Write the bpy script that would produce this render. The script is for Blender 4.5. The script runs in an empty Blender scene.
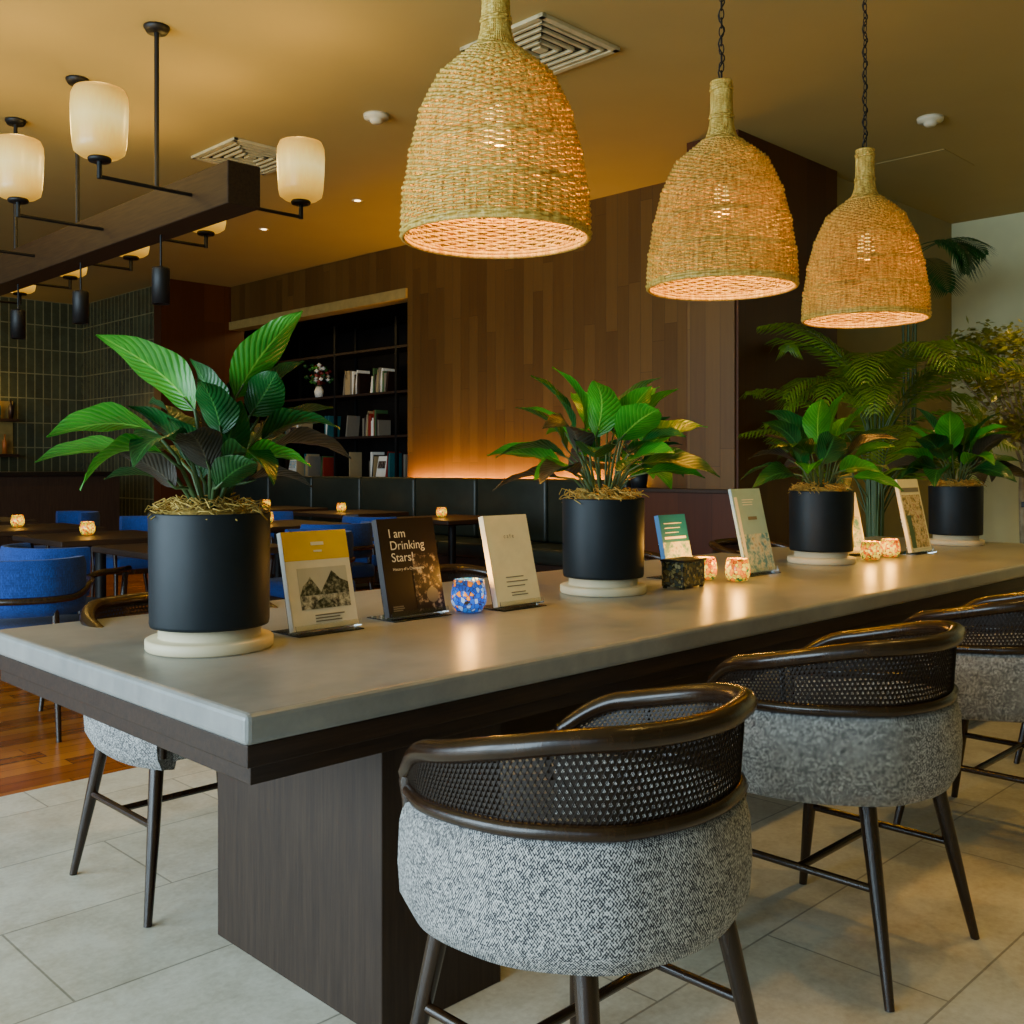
import bpy, bmesh, math, random
from mathutils import Vector, Matrix
random.seed(7)
pi=math.pi
scene=bpy.context.scene
COL=scene.collection

# ------------------------------------------------------------------ node helpers
def new_mat(name):
    m=bpy.data.materials.new(name); m.use_nodes=True
    nt=m.node_tree; b=nt.nodes.get('Principled BSDF')
    return m,nt,b
def N(nt,t,**kw):
    n=nt.nodes.new(t)
    for k,v in kw.items(): setattr(n,k,v)
    return n
def L(nt,a,b): nt.links.new(a,b)
def math_n(nt,op,a,b=None,c=None):
    n=N(nt,'ShaderNodeMath',operation=op)
    for i,v in enumerate((a,b,c)):
        if v is None: continue
        if isinstance(v,(int,float)): n.inputs[i].default_value=v
        else: L(nt,v,n.inputs[i])
    return n.outputs[0]
def ramp(nt,fac,stops,interp='LINEAR'):
    n=N(nt,'ShaderNodeValToRGB'); cr=n.color_ramp; cr.interpolation=interp
    while len(cr.elements)<len(stops): cr.elements.new(0.5)
    for e,(p,c) in zip(cr.elements,stops):
        e.position=p; e.color=(c[0],c[1],c[2],1)
    L(nt,fac,n.inputs[0]); return n.outputs[0]
def mixc(nt,fac,a,b,mode='MIX'):
    n=N(nt,'ShaderNodeMix',data_type='RGBA',blend_type=mode)
    for sock,v in ((n.inputs[0],fac),(n.inputs[6],a),(n.inputs[7],b)):
        if isinstance(v,(int,float)): sock.default_value=v
        elif isinstance(v,tuple): sock.default_value=(v[0],v[1],v[2],1)
        else: L(nt,v,sock)
    return n.outputs[2]
def coords(nt,scale=(1,1,1),kind='Object'):
    tc=N(nt,'ShaderNodeTexCoord'); mp=N(nt,'ShaderNodeMapping')
    mp.inputs['Scale'].default_value=scale
    L(nt,tc.outputs[kind],mp.inputs[0]); return mp.outputs[0]
def noise(nt,vec,scale,detail=4,rough=.55):
    n=N(nt,'ShaderNodeTexNoise'); n.inputs['Scale'].default_value=scale
    n.inputs['Detail'].default_value=detail; n.inputs['Roughness'].default_value=rough
    if vec is not None: L(nt,vec,n.inputs['Vector'])
    return n.outputs[0]
def bump(nt,b,h,strength=.2,dist=.01):
    n=N(nt,'ShaderNodeBump'); n.inputs['Strength'].default_value=strength; n.inputs['Distance'].default_value=dist
    L(nt,h,n.inputs['Height']); L(nt,n.outputs[0],b.inputs['Normal'])
def simple(name,col,rough=.5,metal=0,var=.15,nscale=12,bmp=0,spec=.5,emis=None,es=0,sc=(1,1,1)):
    m,nt,b=new_mat(name)
    v=coords(nt,sc); f=noise(nt,v,nscale)
    lo=tuple(c*(1-var) for c in col); hi=tuple(min(1,c*(1+var)) for c in col)
    L(nt,ramp(nt,f,[(.3,lo),(.7,hi)]),b.inputs['Base Color'])
    b.inputs['Roughness'].default_value=rough; b.inputs['Metallic'].default_value=metal
    b.inputs['Specular IOR Level'].default_value=spec
    if bmp: bump(nt,b,f,bmp)
    if emis: 
        b.inputs['Emission Color'].default_value=(*emis,1); b.inputs['Emission Strength'].default_value=es
    return m
def wood(name,c1,c2,rough=.35,axis='x',scale=6,spec=.5):
    m,nt,b=new_mat(name)
    s={'x':(.8,14,14),'y':(14,.8,14),'z':(14,14,.8)}[axis]
    v=coords(nt,s); f=noise(nt,v,scale,6,.65)
    L(nt,ramp(nt,f,[(.3,c1),(.7,c2)]),b.inputs['Base Color'])
    b.inputs['Roughness'].default_value=rough; b.inputs['Specular IOR Level'].default_value=spec
    bump(nt,b,f,.15,.003)
    return m
def planks(name,cols,mode,w,length,rough=.4,groove=.03,spec=.5):
    m,nt,b=new_mat(name)
    tc=N(nt,'ShaderNodeTexCoord'); sp=N(nt,'ShaderNodeSeparateXYZ'); L(nt,tc.outputs['Object'],sp.inputs[0])
    X,Y,Z=sp.outputs
    if mode=='wall': u=math_n(nt,'ADD',X,Y); v=Z
    elif mode=='floorx': u=Y; v=X
    else: u=X; v=Y
    us=math_n(nt,'DIVIDE',u,w); ui=math_n(nt,'FLOOR',us); uf=math_n(nt,'FRACT',us)
    wn=N(nt,'ShaderNodeTexWhiteNoise',noise_dimensions='1D'); L(nt,ui,wn.inputs['W'])
    vs=math_n(nt,'ADD',math_n(nt,'DIVIDE',v,length),math_n(nt,'MULTIPLY',wn.outputs[0],5))
    vi=math_n(nt,'FLOOR',vs); vf=math_n(nt,'FRACT',vs)
    cb=N(nt,'ShaderNodeCombineXYZ'); L(nt,ui,cb.inputs[0]); L(nt,vi,cb.inputs[1])
    w2=N(nt,'ShaderNodeTexWhiteNoise',noise_dimensions='2D'); L(nt,cb.outputs[0],w2.inputs['Vector'])
    cg=N(nt,'ShaderNodeCombineXYZ'); L(nt,math_n(nt,'MULTIPLY',u,40),cg.inputs[0]); L(nt,math_n(nt,'MULTIPLY',v,2.5),cg.inputs[1])
    L(nt,math_n(nt,'MULTIPLY',w2.outputs[0],30),cg.inputs[2])
    g=noise(nt,cg.outputs[0],1,5,.6)
    t=math_n(nt,'ADD',math_n(nt,'MULTIPLY',w2.outputs[0],.6),math_n(nt,'MULTIPLY',g,.5))
    c=ramp(nt,t,[(.15,cols[0]),(.5,cols[1]),(.9,cols[2])])
    gr=math_n(nt,'MAXIMUM',math_n(nt,'LESS_THAN',uf,groove),math_n(nt,'LESS_THAN',vf,groove*w/length))
    c2=mixc(nt,gr,c,tuple(x*.35 for x in cols[0]))
    L(nt,c2,b.inputs['Base Color']); b.inputs['Roughness'].default_value=rough; b.inputs['Specular IOR Level'].default_value=spec
    bump(nt,b,math_n(nt,'SUBTRACT',math_n(nt,'MULTIPLY',g,.3),gr),.3,.003)
    return m
def brick(name,vecmode,bw,rh,offset,mortar,c1,c2,cm,rough,nvar=None,ms=None,bstr=.3):
    m,nt,b=new_mat(name)
    tc=N(nt,'ShaderNodeTexCoord'); sp=N(nt,'ShaderNodeSeparateXYZ'); L(nt,tc.outputs['Object'],sp.inputs[0])
    cb=N(nt,'ShaderNodeCombineXYZ')
    if vecmode=='floor': L(nt,sp.outputs[0],cb.inputs[0]); L(nt,sp.outputs[1],cb.inputs[1])
    else: L(nt,math_n(nt,'ADD',sp.outputs[0],sp.outputs[1]),cb.inputs[0]); L(nt,sp.outputs[2],cb.inputs[1])
    bt=N(nt,'ShaderNodeTexBrick'); bt.offset=offset
    bt.inputs['Scale'].default_value=1; bt.inputs['Brick Width'].default_value=bw; bt.inputs['Row Height'].default_value=rh
    bt.inputs['Mortar Size'].default_value=mortar; bt.inputs['Mortar Smooth'].default_value=.1
    bt.inputs['Color1'].default_value=(*c1,1); bt.inputs['Color2'].default_value=(*c2,1); bt.inputs['Mortar'].default_value=(*cm,1)
    L(nt,cb.outputs[0],bt.inputs['Vector'])
    n1=noise(nt,tc.outputs['Object'],5,8,.7)
    n2=noise(nt,tc.outputs['Object'],60,4,.6)
    mott=ramp(nt,math_n(nt,'ADD',math_n(nt,'MULTIPLY',n1,.7),math_n(nt,'MULTIPLY',n2,.3)),[(.35,(.66,.62,.56)),(.6,(1,1,1))])
    L(nt,mixc(nt,1,bt.outputs['Color'],mott,'MULTIPLY'),b.inputs['Base Color'])
    b.inputs['Roughness'].default_value=rough
    bump(nt,b,math_n(nt,'SUBTRACT',math_n(nt,'MULTIPLY',n2,.1),bt.outputs['Fac']),bstr,.003)
    return m
def emit(name,col,s):
    m,nt,b=new_mat(name)
    v=coords(nt); f=noise(nt,v,4)
    L(nt,ramp(nt,f,[(0,tuple(c*.9 for c in col)),(1,col)]),b.inputs['Emission Color'])
    b.inputs['Base Color'].default_value=(*col,1); b.inputs['Emission Strength'].default_value=s
    return m

# ------------------------------------------------------------------ materials
M={}
M['walnut']=planks('walnut_panelling',[(.080,.034,.005),(.105,.048,.008),(.135,.065,.012)],'wall',.13,1.5,.42,.02,.35)
M['walnut_red']=planks('dark_walnut_panelling',[(.045,.011,.003),(.065,.017,.004),(.085,.025,.005)],'wall',.3,4,.42,.01,.3)
M['lintel']=simple('niche_lintel_trim',(.36,.25,.07),.4)
M['parquet']=planks('parquet_planks',[(.16,.042,.004),(.30,.085,.009),(.46,.16,.022)],'floorx',.09,.7,.25)
M['stone']=brick('limestone_floor_tiles','floor',.9,.45,.5,.003,(.76,.73,.60),(.67,.64,.52),(.36,.34,.27),.28)
M['greentile']=brick('glazed_green_wall_tiles','wall',.12,.36,0,.008,(.075,.088,.045),(.052,.062,.035),(.24,.24,.12),.25)
M['ceiling']=simple('ceiling_paint',(.36,.27,.085),.75,var=.03,nscale=2)
M['plaster']=simple('olive_plaster',(.29,.24,.10),.8,var=.06,nscale=3)
M['paleplaster']=simple('pale_green_plaster',(.72,.73,.42),.8,var=.05,nscale=3)
M['dark']=simple('dark_niche_paint',(.008,.006,.005),.6,spec=.2)
m,nt,b=new_mat('concrete_top'); v=coords(nt)
f1=noise(nt,v,2.2,5,.6); f2=noise(nt,v,28,6,.65); f3=noise(nt,coords(nt,(1,2.2,1)),7,4,.6)
t=math_n(nt,'ADD',math_n(nt,'MULTIPLY',f1,.5),math_n(nt,'ADD',math_n(nt,'MULTIPLY',f2,.22),math_n(nt,'MULTIPLY',f3,.28)))
L(nt,ramp(nt,t,[(.28,(.15,.158,.16)),(.5,(.255,.26,.25)),(.72,(.37,.36,.33))]),b.inputs['Base Color'])
L(nt,ramp(nt,t,[(.30,(.27,)*3),(.70,(.34,)*3)]),b.inputs['Roughness']); bump(nt,b,f2,.05,.002); M['concrete']=m
M['tablewood']=wood('table_dark_oak',(.014,.007,.004),(.040,.020,.010),.5,'x',spec=.3)
M['beamwood']=wood('beam_dark_oak',(.020,.010,.004),(.042,.022,.008),.6,'y',spec=.15)
M['basewood']=wood('pedestal_dark_oak',(.024,.014,.010),(.046,.028,.018),.5,'z',spec=.25)
M['chairwood']=wood('espresso_chair_wood',(.012,.005,.002),(.034,.015,.006),.24,'z',4)
M['cane']=simple('dark_cane_webbing',(.016,.008,.004),.45,spec=.35)
M['black']=simple('black_metal',(.004,.004,.004),.5,.3)
M['potblack']=simple('matte_black_pot',(.006,.010,.013),.5,var=.2,spec=.3)
M['saucer']=simple('cream_ceramic',(.66,.56,.35),.5,var=.05)
M['moss']=simple('dried_sphagnum',(.46,.30,.06),.9,var=.4,nscale=40)
M['acrylic']=simple('acrylic_stand',(.9,.93,.93),.03,var=.02)
M['acrylic'].node_tree.nodes['Principled BSDF'].inputs['Transmission Weight'].default_value=1
M['leather']=simple('dark_green_leather',(.012,.018,.014),.38,var=.2,spec=.35)
M['vent']=simple('vent_metal',(.48,.43,.24),.5,.1)
M['white']=simple('white_plastic',(.6,.55,.38),.5,var=.03)
M['terracotta']=simple('planter_dark',(.02,.018,.016),.5)
M['bark']=simple('pale_bark',(.42,.32,.18),.8,var=.3)
M['wallframe']=simple('window_frame',(.03,.03,.03),.5)

def tweed(name,dk,lt,sx=900,sy=620,k=.5):
    m,nt,b=new_mat(name)
    v=coords(nt,(sx*.5,sy*.5,1),'UV')
    vo=N(nt,'ShaderNodeTexVoronoi'); vo.inputs['Scale'].default_value=1; vo.inputs['Randomness'].default_value=.3; L(nt,v,vo.inputs['Vector'])
    sp=N(nt,'ShaderNodeSeparateColor'); L(nt,vo.outputs['Color'],sp.inputs[0])
    sx_=N(nt,'ShaderNodeSeparateXYZ'); L(nt,v,sx_.inputs[0])
    ck=math_n(nt,'MULTIPLY',math_n(nt,'SINE',math_n(nt,'MULTIPLY',sx_.outputs[0],pi)),math_n(nt,'SINE',math_n(nt,'MULTIPLY',sx_.outputs[1],pi)))
    v2=coords(nt,(14,90,1),'UV'); n2=noise(nt,v2,1,3)
    t=math_n(nt,'ADD',math_n(nt,'MULTIPLY',sp.outputs[0],.55),math_n(nt,'MULTIPLY',math_n(nt,'SUBTRACT',n2,.5),.30))
    t=math_n(nt,'ADD',t,math_n(nt,'ADD',math_n(nt,'MULTIPLY',ck,.36),.20))
    mid=tuple((a+c)*.30 for a,c in zip(dk,lt))
    L(nt,ramp(nt,t,[(.24,dk),(.5,mid),(.82,lt)]),b.inputs['Base Color'])
    b.inputs['Roughness'].default_value=.95; b.inputs['Sheen Weight'].default_value=.05
    bump(nt,b,vo.outputs['Distance'],-.5,.002); return m
M['tweed']=tweed('grey_tweed',(.014,.014,.020),(.66,.65,.62))
M['blue']=tweed('blue_fabric',(.002,.024,.14),(.008,.07,.38))

def leafmat(name,dk,lt,rib,rough=.32,tl=.2):
    m,nt,b=new_mat(name)
    tc=N(nt,'ShaderNodeTexCoord'); sp=N(nt,'ShaderNodeSeparateXYZ'); L(nt,tc.outputs['UV'],sp.inputs[0])
    d=math_n(nt,'ABSOLUTE',math_n(nt,'SUBTRACT',sp.outputs[0],.5))
    ribm=math_n(nt,'LESS_THAN',d,.022)
    ph=math_n(nt,'SUBTRACT',math_n(nt,'MULTIPLY',sp.outputs[1],75),math_n(nt,'MULTIPLY',d,45))
    wv=math_n(nt,'SINE',ph)
    vein=math_n(nt,'GREATER_THAN',wv,.88)
    n1=noise(nt,tc.outputs['Object'],9,4)
    base=ramp(nt,n1,[(.35,dk),(.65,lt)])
    c=mixc(nt,math_n(nt,'MULTIPLY',vein,.28),base,rib); c=mixc(nt,math_n(nt,'MULTIPLY',ribm,.8),c,rib)
    L(nt,c,b.inputs['Base Color']); b.inputs['Roughness'].default_value=rough
    bump(nt,b,wv,.25,.003)
    tr=N(nt,'ShaderNodeBsdfTranslucent'); L(nt,c,tr.inputs[0])
    mx=N(nt,'ShaderNodeMixShader'); mx.inputs[0].default_value=tl
    out=nt.nodes['Material Output']
    L(nt,b.outputs[0],mx.inputs[1]); L(nt,tr.outputs[0],mx.inputs[2]); L(nt,mx.outputs[0],out.inputs[0])
    return m
M['leafA']=leafmat('leaf_bright_green',(.012,.16,.006),(.035,.29,.012),(.20,.50,.05))
M['leafB']=leafmat('leaf_deep_green',(.003,.042,.009),(.009,.09,.014),(.05,.20,.04))
M['leafC']=leafmat('leaf_bronze',(.018,.020,.014),(.045,.038,.028),(.10,.09,.06))
M['leafP']=leafmat('palm_green',(.06,.15,.008),(.16,.27,.015),(.2,.3,.03),tl=.35)
M['leafT']=leafmat('tree_leaf_yellowgreen',(.24,.28,.015),(.52,.48,.04),(.4,.4,.1),tl=.35)
M['stem']=simple('plant_stem',(.05,.10,.03),.5)

# wicker
m,nt,b=new_mat('rattan_wicker'); v=coords(nt,(30,30,6)); f=noise(nt,v,3,4)
wc=ramp(nt,f,[(.3,(.38,.20,.025)),(.5,(.68,.44,.07)),(.7,(.92,.70,.18))])
L(nt,wc,b.inputs['Base Color']); b.inputs['Roughness'].default_value=.42
tr=N(nt,'ShaderNodeBsdfTranslucent'); L(nt,wc,tr.inputs[0]); mx=N(nt,'ShaderNodeMixShader'); mx.inputs[0].default_value=.16
L(nt,b.outputs[0],mx.inputs[1]); L(nt,tr.outputs[0],mx.inputs[2]); L(nt,mx.outputs[0],nt.nodes['Material Output'].inputs[0])
M['wicker']=m
M['bulb']=emit('warm_bulb',(1,.60,.12),9)
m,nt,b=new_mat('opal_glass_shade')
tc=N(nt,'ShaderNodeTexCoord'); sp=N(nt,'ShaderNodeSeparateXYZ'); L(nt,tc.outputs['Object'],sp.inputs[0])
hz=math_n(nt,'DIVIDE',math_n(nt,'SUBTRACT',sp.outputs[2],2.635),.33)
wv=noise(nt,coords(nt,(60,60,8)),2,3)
L(nt,ramp(nt,hz,[(0,(.50,.24,.018)),(.25,(.90,.52,.07)),(.52,(1.0,.78,.26)),(.8,(.82,.46,.06)),(1,(.42,.18,.018))]),b.inputs['Emission Color'])  # height ramp paints the glow of an inner bulb into the emission
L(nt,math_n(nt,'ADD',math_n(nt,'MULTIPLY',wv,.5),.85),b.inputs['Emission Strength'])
b.inputs['Base Color'].default_value=(.4,.27,.08,1); b.inputs['Roughness'].default_value=.3
M['opal']=m
M['led']=emit('led_strip',(1,.45,.05),14)
M['spot']=emit('downlight_lens',(1,.75,.4),8)
M['flame']=emit('candle_flame',(1,.55,.12),40)
def mosaic(name,stops,es,sc=80):
    m,nt,b=new_mat(name); v=coords(nt)
    vo=N(nt,'ShaderNodeTexVoronoi'); vo.inputs['Scale'].default_value=sc; L(nt,v,vo.inputs['Vector'])
    sp=N(nt,'ShaderNodeSeparateColor'); L(nt,vo.outputs['Color'],sp.inputs[0])
    c=ramp(nt,sp.outputs[0],stops,'CONSTANT')
    ve=N(nt,'ShaderNodeTexVoronoi',feature='DISTANCE_TO_EDGE'); ve.inputs['Scale'].default_value=sc; L(nt,v,ve.inputs['Vector'])
    c=mixc(nt,math_n(nt,'LESS_THAN',ve.outputs['Distance'],.05),c,(.03,.02,.01))
    L(nt,c,b.inputs['Base Color']); L(nt,c,b.inputs['Emission Color'])
    # candle glow painted into the glass emission: strongest at mid height
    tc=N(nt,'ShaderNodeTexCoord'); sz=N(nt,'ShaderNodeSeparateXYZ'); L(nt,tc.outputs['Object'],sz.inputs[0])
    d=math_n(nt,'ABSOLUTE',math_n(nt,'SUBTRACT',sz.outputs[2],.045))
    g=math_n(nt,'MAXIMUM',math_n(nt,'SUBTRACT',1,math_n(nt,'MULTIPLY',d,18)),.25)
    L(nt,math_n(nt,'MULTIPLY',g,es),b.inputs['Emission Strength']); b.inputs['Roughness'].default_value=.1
    return m
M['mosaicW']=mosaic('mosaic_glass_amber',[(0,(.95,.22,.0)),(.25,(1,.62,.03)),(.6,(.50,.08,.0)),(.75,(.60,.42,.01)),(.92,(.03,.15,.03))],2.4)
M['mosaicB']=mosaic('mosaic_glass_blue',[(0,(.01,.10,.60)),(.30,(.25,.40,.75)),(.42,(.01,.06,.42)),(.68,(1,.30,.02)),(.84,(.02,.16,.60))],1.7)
M['mosaicD']=mosaic('mosaic_dark_box',[(0,(.10,.09,.03)),(.3,(.02,.03,.02)),(.5,(.22,.2,.08)),(.7,(.04,.06,.05)),(.9,(.3,.28,.15))],0)
M['pages']=simple('book_pages',(.75,.72,.62),.8,var=.04)
def flat(name,c,rough=.45): 
    m=simple(name,c,rough,var=.04,nscale=30); M[name]=m; return m
flat('cover_yellow',(.92,.62,.0)); flat('cover_white',(.90,.88,.80)); flat('cover_cream',(.90,.85,.58)); flat('cover_dark',(.014,.005,.003)); flat('cover_blue',(.01,.16,.42)); flat('cover_skyblue',(.33,.54,.66)); flat('ink_black',(.01,.01,.01)); flat('ink_white',(.95,.93,.85)); flat('ink_grey',(.20,.18,.14)); flat('ink_orange',(.45,.14,.02)); flat('ink_green',(.05,.12,.04)); flat('cover_red',(.25,.02,.01)); flat('cover_teal',(.02,.13,.15)); flat('cover_tan',(.40,.30,.15)); flat('pale_grey',(.62,.63,.58))
def picmat(name,stops,sc):
    m,nt,b=new_mat(name); v=coords(nt,(sc,sc,sc)); f=noise(nt,v,1,6,.65)
    L(nt,ramp(nt,f,stops),b.inputs['Base Color']); b.inputs['Roughness'].default_value=.4; M[name]=m
picmat('picture_monochrome',[(.38,(.03,.03,.025)),(.46,(.22,.22,.19)),(.54,(.50,.50,.43)),(.60,(.70,.69,.62))],60)
picmat('picture_trees',[(.40,(.015,.02,.012)),(.50,(.08,.09,.06)),(.62,(.35,.36,.30))],90)
picmat('picture_sepia',[(.50,(.014,.006,.004)),(.56,(.12,.08,.06)),(.62,(.38,.31,.24)),(.70,(.65,.55,.45))],55)
picmat('picture_coast',[(.40,(.10,.30,.50)),(.48,(.45,.60,.65)),(.55,(.75,.74,.65)),(.64,(.35,.33,.25))],30)
picmat('picture_garden',[(.38,(.10,.12,.03)),(.46,(.45,.30,.08)),(.54,(.75,.66,.40)),(.64,(.35,.10,.03))],40)

# ------------------------------------------------------------------ mesh builder
class MB:
    def __init__(s): s.v=[];s.f=[];s.mi=[];s.sm=[];s.uv=[];s.mats=[]
    def mid(s,m):
        if isinstance(m,str): m=M[m]
        if m not in s.mats: s.mats.append(m)
        return s.mats.index(m)
    def add(s,vs,fs,mat,smooth=False,uvs=None):
        o=len(s.v); k=s.mid(mat)
        s.v.extend([tuple(p) for p in vs])
        for i,f in enumerate(fs):
            s.f.append([a+o for a in f]); s.mi.append(k); s.sm.append(smooth)
            s.uv.append([uvs[a] for a in f] if uvs else [(0,0)]*len(f))
    def box(s,c,sz,mat,bev=0,mx=None,seg=2,smooth=None):
        bm=bmesh.new(); bmesh.ops.create_cube(bm,size=1)
        bmesh.ops.scale(bm,vec=Vector(sz),verts=bm.verts)
        if bev: bmesh.ops.bevel(bm,geom=bm.edges[:],offset=bev,segments=seg,profile=.5,affect='EDGES')
        T=Matrix.Translation(Vector(c)); 
        if mx is not None: T=T@mx
        bmesh.ops.transform(bm,matrix=T,verts=bm.verts)
        bm.verts.ensure_lookup_table()
        vs=[v.co.copy() for v in bm.verts]; fs=[[v.index for v in f.verts] for f in bm.faces]
        uvs=[(p.x+p.y,p.z+p.y*.3) for p in vs]
        bm.free(); s.add(vs,fs,mat,False if smooth is None else smooth,uvs)
    def b2(s,x0,x1,y0,y1,z0,z1,mat,bev=0,**k):
        s.box(((x0+x1)/2,(y0+y1)/2,(z0+z1)/2),(abs(x1-x0),abs(y1-y0),abs(z1-z0)),mat,bev,**k)
    def lathe(s,prof,c,mat,seg=32,smooth=True):
        vs=[];fs=[];uvs=[]
        for j,(r,z) in enumerate(prof):
            for i in range(seg):
                a=2*pi*i/seg; vs.append((c[0]+r*math.cos(a),c[1]+r*math.sin(a),c[2]+z)); uvs.append((i/seg,z))
        for j in range(len(prof)-1):
            for i in range(seg):
                i2=(i+1)%seg; fs.append([j*seg+i,j*seg+i2,(j+1)*seg+i2,(j+1)*seg+i])
        s.add(vs,fs,mat,smooth,uvs)
    def grid(s,rows,mat,smooth=True,closed_u=False,closed_v=False,uvs=None):
        nv=len(rows); nu=len(rows[0]); vs=[p for r in rows for p in r]; fs=[]
        for j in range(nv if closed_v else nv-1):
            for i in range(nu if closed_u else nu-1):
                a=j*nu+i; b_=j*nu+(i+1)%nu; c_=((j+1)%nv)*nu+(i+1)%nu; d=((j+1)%nv)*nu+i
                fs.append([a,b_,c_,d])
        u=[q for r in uvs for q in r] if uvs else None
        s.add(vs,fs,mat,smooth,u)
    def tube(s,pts,rad,mat,seg=8,closed=False,caps=True,flat=1.0):
        pts=[Vector(p) for p in pts]; n=len(pts)
        if not isinstance(rad,(list,tuple)): rad=[rad]*n
        rows=[]; prev=None
        for i,p in enumerate(pts):
            if closed: t=pts[(i+1)%n]-pts[i-1]
            else: t=pts[min(i+1,n-1)]-pts[max(i-1,0)]
            if t.length<1e-9: t=Vector((0,0,1))
            t.normalize()
            if prev is None:
                up=Vector((0,0,1)) if abs(t.z)<.9 else Vector((1,0,0))
                x=t.cross(up).normalized()
            else:
                x=prev-t*prev.dot(t)
                x.normalize()
            prev=x; y=t.cross(x)
            rows.append([p+x*(rad[i]*math.cos(2*pi*k/seg))+y*(rad[i]*flat*math.sin(2*pi*k/seg)) for k in range(seg)])
        s.grid(rows,mat,True,closed_u=True,closed_v=closed)
        if caps and not closed:
            s.add(rows[0],[list(range(seg))],mat); s.add(rows[-1],[list(range(seg))[::-1]],mat)
    def obj(s,name,loc=(0,0,0),rz=0,fix=True):
        me=bpy.data.meshes.new(name); me.from_pydata(s.v,[],s.f)
        for m in s.mats: me.materials.append(m)
        me.polygons.foreach_set('material_index',s.mi); me.polygons.foreach_set('use_smooth',s.sm)
        ul=me.uv_layers.new(name='UVMap'); flatuv=[c for f in s.uv for q in f for c in q]
        ul.data.foreach_set('uv',flatuv)
        if fix:
            bm=bmesh.new(); bm.from_mesh(me); bmesh.ops.recalc_face_normals(bm,faces=bm.faces); bm.to_mesh(me); bm.free()
        me.update()
        o=bpy.data.objects.new(name,me); COL.objects.link(o); o.location=loc; o.rotation_euler=(0,0,rz); return o
def inst(o,loc,rz=0,name=None):
    n=bpy.data.objects.new(name or o.name.split('.')[0],o.data); COL.objects.link(n); n.location=loc; n.rotation_euler=(0,0,rz); return n
def light(kind,name,loc,e,col,parent=None,rot=None,**k):
    l=bpy.data.lights.new(name,kind); l.energy=e; l.color=col
    for a,b_ in k.items(): setattr(l,a,b_)
    o=bpy.data.objects.new(name,l); COL.objects.link(o); o.location=loc
    if rot: o.rotation_euler=rot
    if parent: o.parent=parent; 
    return o
def catmull(P,n):
    out=[]; P=[Vector(p) for p in P]; Q=[P[0]*2-P[1]]+P+[P[-1]*2-P[-2]]
    for i in range(1,len(Q)-2):
        for j in range(n):
            t=j/n; a,b_,c,d=Q[i-1],Q[i],Q[i+1],Q[i+2]
            out.append(.5*((2*b_)+(c-a)*t+(2*a-5*b_+4*c-d)*t*t+(-a+3*b_-3*c+d)*t**3))
    out.append(P[-1]); return out

H=3.6
# ------------------------------------------------------------------ room
mb=MB(); mb.b2(-3,10.5,-3,3.83,-.1,0,'stone'); mb.obj('floor')
mb=MB(); mb.b2(-3,10.5,3.83,16.2,-.1,0,'parquet'); mb.obj('floor_parquet')
mb=MB(); mb.b2(-3.2,10.7,-3.2,16.4,H,H+.12,'ceiling'); mb.obj('ceiling')
mb=MB(); mb.b2(7.1,7.25,4.5,8.72,0,H,'walnut'); mb.b2(7.1,7.25,8.72,12.5,3.12,H,'walnut'); mb.obj('wall_east')
mb=MB(); mb.b2(7.07,7.27,8.72,12.5,3.01,3.12,'lintel'); mb.obj('trim_1')
mb=MB(); mb.b2(6.1,7.3,12.5,12.7,0,H,'walnut_red'); mb.obj('wall_return')
mb=MB(); mb.b2(9.0,9.1,8.6,14.6,0,H,'dark'); mb.b2(7.25,9.0,8.6,8.72,0,H,'dark'); mb.b2(7.25,9.0,14.5,14.6,0,H,'dark'); mb.b2(7.26,9.0,8.72,14.5,3.15,3.2,'dark'); mb.obj('wall_niche')
mb=MB(); mb.b2(6.36,7.84,4.05,4.5,0,H,'walnut_red'); mb.obj('wall_column')
mb=MB(); mb.b2(6.34,6.36,4.07,4.48,0,2.45,'walnut'); mb.obj('trim_2')
mb=MB(); mb.b2(7.84,10.5,4.12,4.3,0,H,'plaster'); mb.obj('wall_north')
mb=MB(); mb.b2(10.36,10.5,-3,4.12,0,H,'paleplaster'); mb.obj('wall_far_east')
mb=MB(); mb.b2(6.3,6.45,12.7,15.6,0,H,'greentile'); mb.b2(-3,6.45,15.5,15.7,0,H,'greentile'); mb.obj('wall_tiled')
mb=MB(); mb.b2(-3,10.5,-3.15,-3,0,H,'plaster'); mb.obj('wall_south')
mb=MB(); mb.b2(-3.15,-3,-3,15.7,3.2,H,'plaster'); mb.b2(-3.15,-3,-3,15.7,0,.12,'plaster')
for y in (-3,0.2,3.4,6.6,9.8,13,15.5): mb.b2(-3.15,-3,y,y+.2,.12,3.2,'plaster')
mb.obj('wall_west')
for i,y in enumerate((-2.8,.4,3.6,6.8,10)):
    mb=MB()
    for (a,b_,c,d) in ((y,y+.06,.12,3.2),(y+2.94,y+3,.12,3.2),(y+1.47,y+1.53,.12,3.2)): mb.b2(-3.12,-3.04,a,b_,c,d,'wallframe')
    mb.b2(-3.12,-3.04,y,y+3,.12,.18,'wallframe'); mb.b2(-3.12,-3.04,y,y+3,3.14,3.2,'wallframe')
    w=mb.obj('window_%d'%(i+1))

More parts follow.
